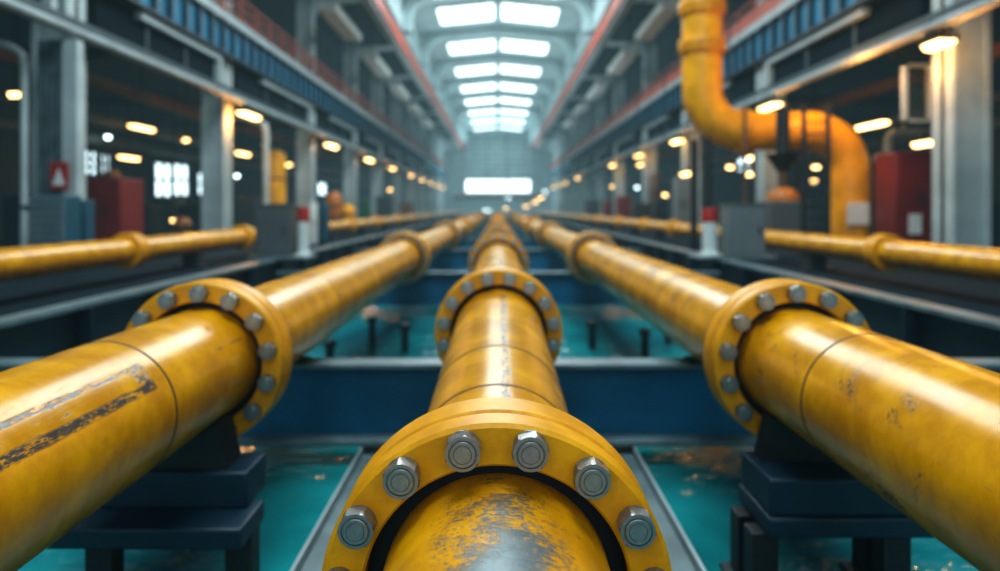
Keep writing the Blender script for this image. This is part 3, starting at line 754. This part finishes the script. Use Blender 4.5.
# deeper clutter: x pixel range, top row, depth, colour, words
clutter = [
 (122,150,205,30,'darkmetal','low dark machine cabinet behind the red cabinet of the left aisle'),
 (150,175,198,33,'ribbed','grey machine cabinet under the tall left aisle window'),
 (176,200,205,30,'navy','navy machine cabinet before the second left column'),
 (238,256,196,34,'ribbed','grey cabinet just past the second left column'),
 (309,316,203,22,'white','small white cabinet behind the dark control box'),
 (317,327,204,23,'bluebox','small blue cabinet behind the dark control box'),
 (360,370,200,40,'green','green cabinet deep in the left aisle'),
 (376,392,196,46,'ribbed','grey cabinet deep in the left aisle past the green one'),
 (336,352,203,36,'navy','dark blue cabinet by the fourth left column'),
 (618,632,196,44,'red','red cabinet deep in the right aisle'),
 (634,652,203,38,'darkmetal','dark cabinet beside the deep red one in the right aisle'),
 (588,600,200,52,'ribbed','grey cabinet far down the right aisle'),
 (655,668,200,33,'navy','navy cabinet half way down the right aisle'),
 (676,690,178,30,'boxlight','pale tall cabinet under the bend of the big yellow pipe'),
 (866,892,198,26,'ribbed','grey cabinet behind the foot of the big yellow pipe'),
 (604,612,201,48,'red','small red cabinet far down the right aisle'),
 (586,592,202,60,'brown','rust brown cabinet farthest down the right aisle'),
 (400,412,203,56,'brown','rust brown cabinet far down the left aisle'),
 (985,1000,200,20,'navy','navy cabinet beyond the first right column'),
 (2,22,196,21,'navy','navy cabinet beyond the first left column')]
for (a, b, top, Y, mt, lab) in clutter:
    x0, x1 = X(a, Y), X(b, Y)
    cabinet((x0 + x1)/2, Y, x1 - x0, min(1.2, x1 - x0), max(.9, Z(top, Y)), M[mt], lab)
def tank(px, top, Y, rad, mat, label, z0=0.0, name='storage_tank'):
    x = X(px, Y); h = Z(top, Y)
    r = thing(name, label, 'tank', (x, Y, 0))
    MB().lathe([(.0001, .35), (rad*.6, .36), (rad, .6), (rad, h - .4), (rad*.85, h - .15), (rad*.5, h - .02), (.0001, h)], (x, Y, 0), (0,0,1), 28).build('shell', M[mat], r)
    for k in range(4):
        a = PI/4 + k*PI/2; MB().cyl((x + rad*.7*math.cos(a), Y + rad*.7*math.sin(a), 0), (x + rad*.7*math.cos(a), Y + rad*.7*math.sin(a), .6), .06, n=8).build('leg', M['darkmetal'], r)
    for zz_ in (.35*h, .65*h): MB().lathe([(rad, -.04), (rad + .03, -.03), (rad + .03, .03), (rad, .04)], (x, Y, zz_), (0,0,1), 28).build('hoop', M['darkmetal'], r)
tank(275, 150, 34, .50, 'yellow', 'tall yellow tank lit warmly behind the bent grey pipe of the left aisle')
tank(334, 192, 34, .38, 'orange', 'short orange tank deep in the left aisle')
tank(112, 170, 30, .38, 'brown', 'brown tank behind the red cabinet of the left aisle')
tank(655, 172, 44, .36, 'brown', 'rust brown tank beside the third right column')
tank(348, 204, 33, .34, 'yellow', 'low yellow tank beside the left aisle pipeline')
tank(182, 217, 26, .35, 'orange', 'low orange tank before the second left column')
# grey bent service pipe beside the second column
r = thing('service_pipe', 'grey service pipe bending down beside the second left column', 'pipe', (X(267, 29), 29, 0))
x = X(266, 29); z = Z(122, 29)
MB().tube([(x, 29, 0), (x, 29, 1.5), (x, 29, z - .4), (x - .06, 29, z - .15), (x - .25, 29, z), (x - .6, 29, z + .1), (x - 1.2, 29, z + .25)], .13, 14).build('tube', M['column'], r)
MB().cyl((x, 29, 1.2), (x, 29, 1.3), .18, n=14).build('collar', M['darkmetal'], r)
# grey service pipe right of the bent pipe
r = thing('service_pipe', 'grey pipe stepping sideways behind the big yellow downpipe', 'pipe', (X(890, 23), 23, Z(155, 23)))
q = [(875,158),(884,158),(888,154),(889,138),(893,133),(930,132)]
MB().tube([(X(a, 23), 23, Z(b, 23)) for a, b in q], .14, 14).build('tube', M['column'], r)
MB().box(X(905, 23) - .05, X(905, 23) + .05, 22.95, 23.05, Z(132, 23), CZ + 4.2).build('hanger', M['darkmetal'], r)

# windows in the side walls
wins = [(-1, 90, 163, 14, 24, 2, 3), (-1, 105, 164, 10, 20, 2, 2), (-1, 163, 180, 17, 34, 2, 2), (-1, 181, 180, 15, 32, 2, 2), (-1, 202, 184, 9, 22, 1, 2),
        (1, 744, 158, 14, 26, 2, 2), (-1, 322, 189, 8, 12, 1, 1), (1, 690, 176, 10, 20, 1, 2)]
for i, (s, px, py, wpx, hpx, nx, nz) in enumerate(wins):
    Y = abs(17.9 * F / (px - 498)); k = F * 17.9 / Y / Y; w_ = wpx / k; h_ = hpx * Y / F; zc_ = Z(py, Y)
    o = MB(); y0, y1 = Y - w_/2, Y + w_/2; za, zb = zc_ - h_/2, zc_ + h_/2
    for j in range(nx + 1): yy = y0 + (y1-y0)*j/nx; o.box(s*17.84, s*18, yy - .07, yy + .07, za, zb)
    for j in range(nz + 1): zz_ = za + (zb-za)*j/nz; o.box(s*17.84, s*18, y0 - .07, y1 + .07, zz_ - .06, zz_ + .06)
    f = struct(o.build('window_%d' % (i + 1), M['darkmetal']), 'bright window with dark bars in the aisle wall')
    MB().box(s*17.95, s*17.98, y0, y1, za, zb).build('pane', M['pane'], f)

# lamps deep in the aisles: pixel, depth, length, warmth
deep = [(142,127,28,1.0,'lamp','long warm lamp hung before the left aisle windows'), (129,157,30,.85,'lamp','shorter warm lamp above the red cabinet of the left aisle'),
 (15,93,19.5,.25,'lamp','small warm lamp beyond the first left column'), (186,139,30,.18,'lamp','tiny warm lamp left of the second left column'),
 (243,153,33,.55,'lamp','warm double lamp beside the grey service pipe'), (289,164,39.5,.25,'lamp','small warm lamp between the second and third left columns'),
 (390,189,55,.25,'lamp','small warm lamp low in the far left aisle'), (174,219,27,.1,'lamp','tiny warm lamp low before the second left column'),
 (108,136,30,.1,'lamp_cool','tiny cool lamp above the red cabinet of the left aisle'), (237,175,36,.12,'lamp_cool','tiny cool lamp low beside the grey service pipe'),
 (872,124,24,1.1,'lamp_hot','long warm lamp right of the big yellow bend'), (757,156,28,.8,'lamp_hot','warm lamp under the level run of the big yellow pipe'),
 (753,173,30,.55,'lamp','smaller warm lamp beneath the level run of the big yellow pipe'), (730,166,28,.2,'lamp','small warm lamp left of the rust brown rod'),
 (687,173,33,.5,'lamp','warm lamp left of the slim dark posts'), (816,166,26,.2,'lamp','small warm lamp seen through the ladder'),
 (814,180,28,.2,'lamp','small dim lamp low behind the ladder'), (925,142,19.5,.6,'lamp_hot','warm lamp just above the dark red cabinet'),
 (880,177,27,.2,'lamp_cool','small cool lamp low left of the dark red cabinet'), (641,164,50,.5,'lamp','warm lamp by the fourth right column'),
 (665,194,36,.2,'lamp','small warm lamp low in the right aisle'), (637,187,45,.15,'lamp_cool','tiny cool lamp low in the right aisle'),
 (612,186,64,.25,'lamp','small dim lamp far down the right aisle'), (545,191,90,.4,'lamp_cool','cool lamp at the far end of the right arcade'),
 (487,210,110,1.0,'lamp_cool','bright cool lamp straight down the hall beside the central pipe end'), (506,208,110,.7,'lamp','warm lamp straight down the hall at the pipe end'),
 (508,198,120,.8,'lamp_cool','cool lamp high straight down the hall'), (535,202,95,.8,'lamp','warm lamp low at the far right end'), (526,206,100,.8,'lamp','warm lamp lowest at the far right end'),
 (540,198,90,.8,'lamp','warm lamp third up at the far right end')]
for (px, py, Y, L, mt, lab) in deep:
    p = at(px, py, Y)
    top = 7.25 if abs(p.x) > 10.8 else (7.69 if abs(p.x) > 10.4 else (10.58 if abs(p.x) > 7.6 and abs(p.x) < 8.7 else 14.2))
    lamp('pendant_lamp', (p.x, p.y, p.z), max(.16, L), lab, 'lamps deep in the hall', mt, w=.24 if L > .3 else .2, axis='x', drop=top - p.z) if L < .5 or abs(p.x) < 5 else lamp('pendant_lamp', (p.x, p.y, p.z), L * p.y / abs(p.x) * .8, lab, 'lamps deep in the hall', mt, w=.26, drop=top - p.z)

# ------------------------------------------------------------------ lights
def area(name, loc, sx, sy_, power, col, rot=(0,0,0)):
    l = bpy.data.lights.new(name, 'AREA'); l.shape = 'RECTANGLE'; l.size = sx; l.size_y = sy_; l.energy = power; l.color = col
    o = bpy.data.objects.new(name, l); C.objects.link(o); o.location = loc; o.rotation_euler = rot; return o
for k in range(5):
    y = 3 + k * 10.5
    area('skylight_glow', (0, y, 15.3), 8.5, 6.0, 1500, (0.86, 0.97, 1.0))
for s in (-1, 1):
    for y, p in ((16, 14), (27, 30), (40, 30)):
        pass
wd = bpy.data.worlds.new('world'); bpy.context.scene.world = wd; wd.use_nodes = True
wt = wd.node_tree
bg = wt.nodes['Background']; bg.inputs[0].default_value = (0.45, 0.68, 0.78, 1); bg.inputs[1].default_value = 1.0
# thin haze in the hall air, with emitted glow in place of scattered light
HZ = .0022; HC = (0.21, 0.39, 0.44)
va = wt.nodes.new('ShaderNodeVolumeAbsorption'); va.inputs['Color'].default_value = (0, 0, 0, 1); va.inputs['Density'].default_value = HZ
ve = wt.nodes.new('ShaderNodeEmission'); ve.inputs[0].default_value = (*HC, 1); ve.inputs[1].default_value = HZ
vs_ = wt.nodes.new('ShaderNodeAddShader'); wt.links.new(va.outputs[0], vs_.inputs[0]); wt.links.new(ve.outputs[0], vs_.inputs[1])
wt.links.new(vs_.outputs[0], wt.nodes['World Output'].inputs['Volume'])
# fill lights added to lift the roof, far wall and near flanges
for y in (58, 84, 112): area('uplighter', (0, y, 7.5), 9, 22, 1300, (0.80, 0.96, 1.0), (PI, 0, 0))  # added upward fill for roof frames and upper columns, no fitting here
area('wall_washer', (0, 112, 6.5), 10, 3, 2400, (0.80, 0.96, 1.0), (PI/2 + .15, 0, 0))  # added fill that brightens the far gable wall
area('open_end_daylight', (0, -3.9, 5.0), 12, 8, 260, (0.95, 0.97, 1.0), (PI/2, 0, 0))  # unseen soft fill added for faces turned towards the camera
def warm(p, w):
    l = bpy.data.lights.new('lamp_light', 'POINT'); l.energy = w; l.color = (1.0, .40, .09); l.shadow_soft_size = .12
    o = bpy.data.objects.new('lamp_light', l); C.objects.link(o); o.location = p
for s in (-1, 1):
    for i, y in enumerate(lampY[s][:6]): warm((s*9.15, y - .9, CZ + 3.87 - .62), 45)
warm((-9.2, 25.75, CZ + 3.1), 70); warm((9.2, 15.6, CZ + 3.0), 40); warm((8.6, 18.2, 4.6), 170); warm((-13, 33.4, 3.2), 90); warm((12, 30, 3.4), 90)  # extra warm lights added, the strongest to brighten the bent yellow pipe

# ------------------------------------------------------------------ camera
cam = bpy.data.cameras.new('camera'); co = bpy.data.objects.new('camera', cam); C.objects.link(co)
co.location = (0, 0, CZ); co.rotation_euler = (PI/2, 0, 0)
cam.sensor_width = 36; cam.lens = 36 * F / 1000; cam.sensor_fit = 'HORIZONTAL'
cam.shift_x = .002; cam.shift_y = -.0775
cam.clip_start = .05; cam.clip_end = 400
cam.dof.use_dof = True; cam.dof.focus_distance = 1.80; cam.dof.aperture_fstop = 1.25
sc = bpy.context.scene; sc.camera = co
sc.view_settings.view_transform = 'Standard'; sc.view_settings.look = 'Medium High Contrast'
sc.view_settings.exposure = 0; sc.view_settings.gamma = 1
sc.cycles.use_denoising = True
sc.cycles.max_bounces = 8; sc.cycles.sample_clamp_indirect = 6; sc.cycles.caustics_reflective = False; sc.cycles.caustics_refractive = False
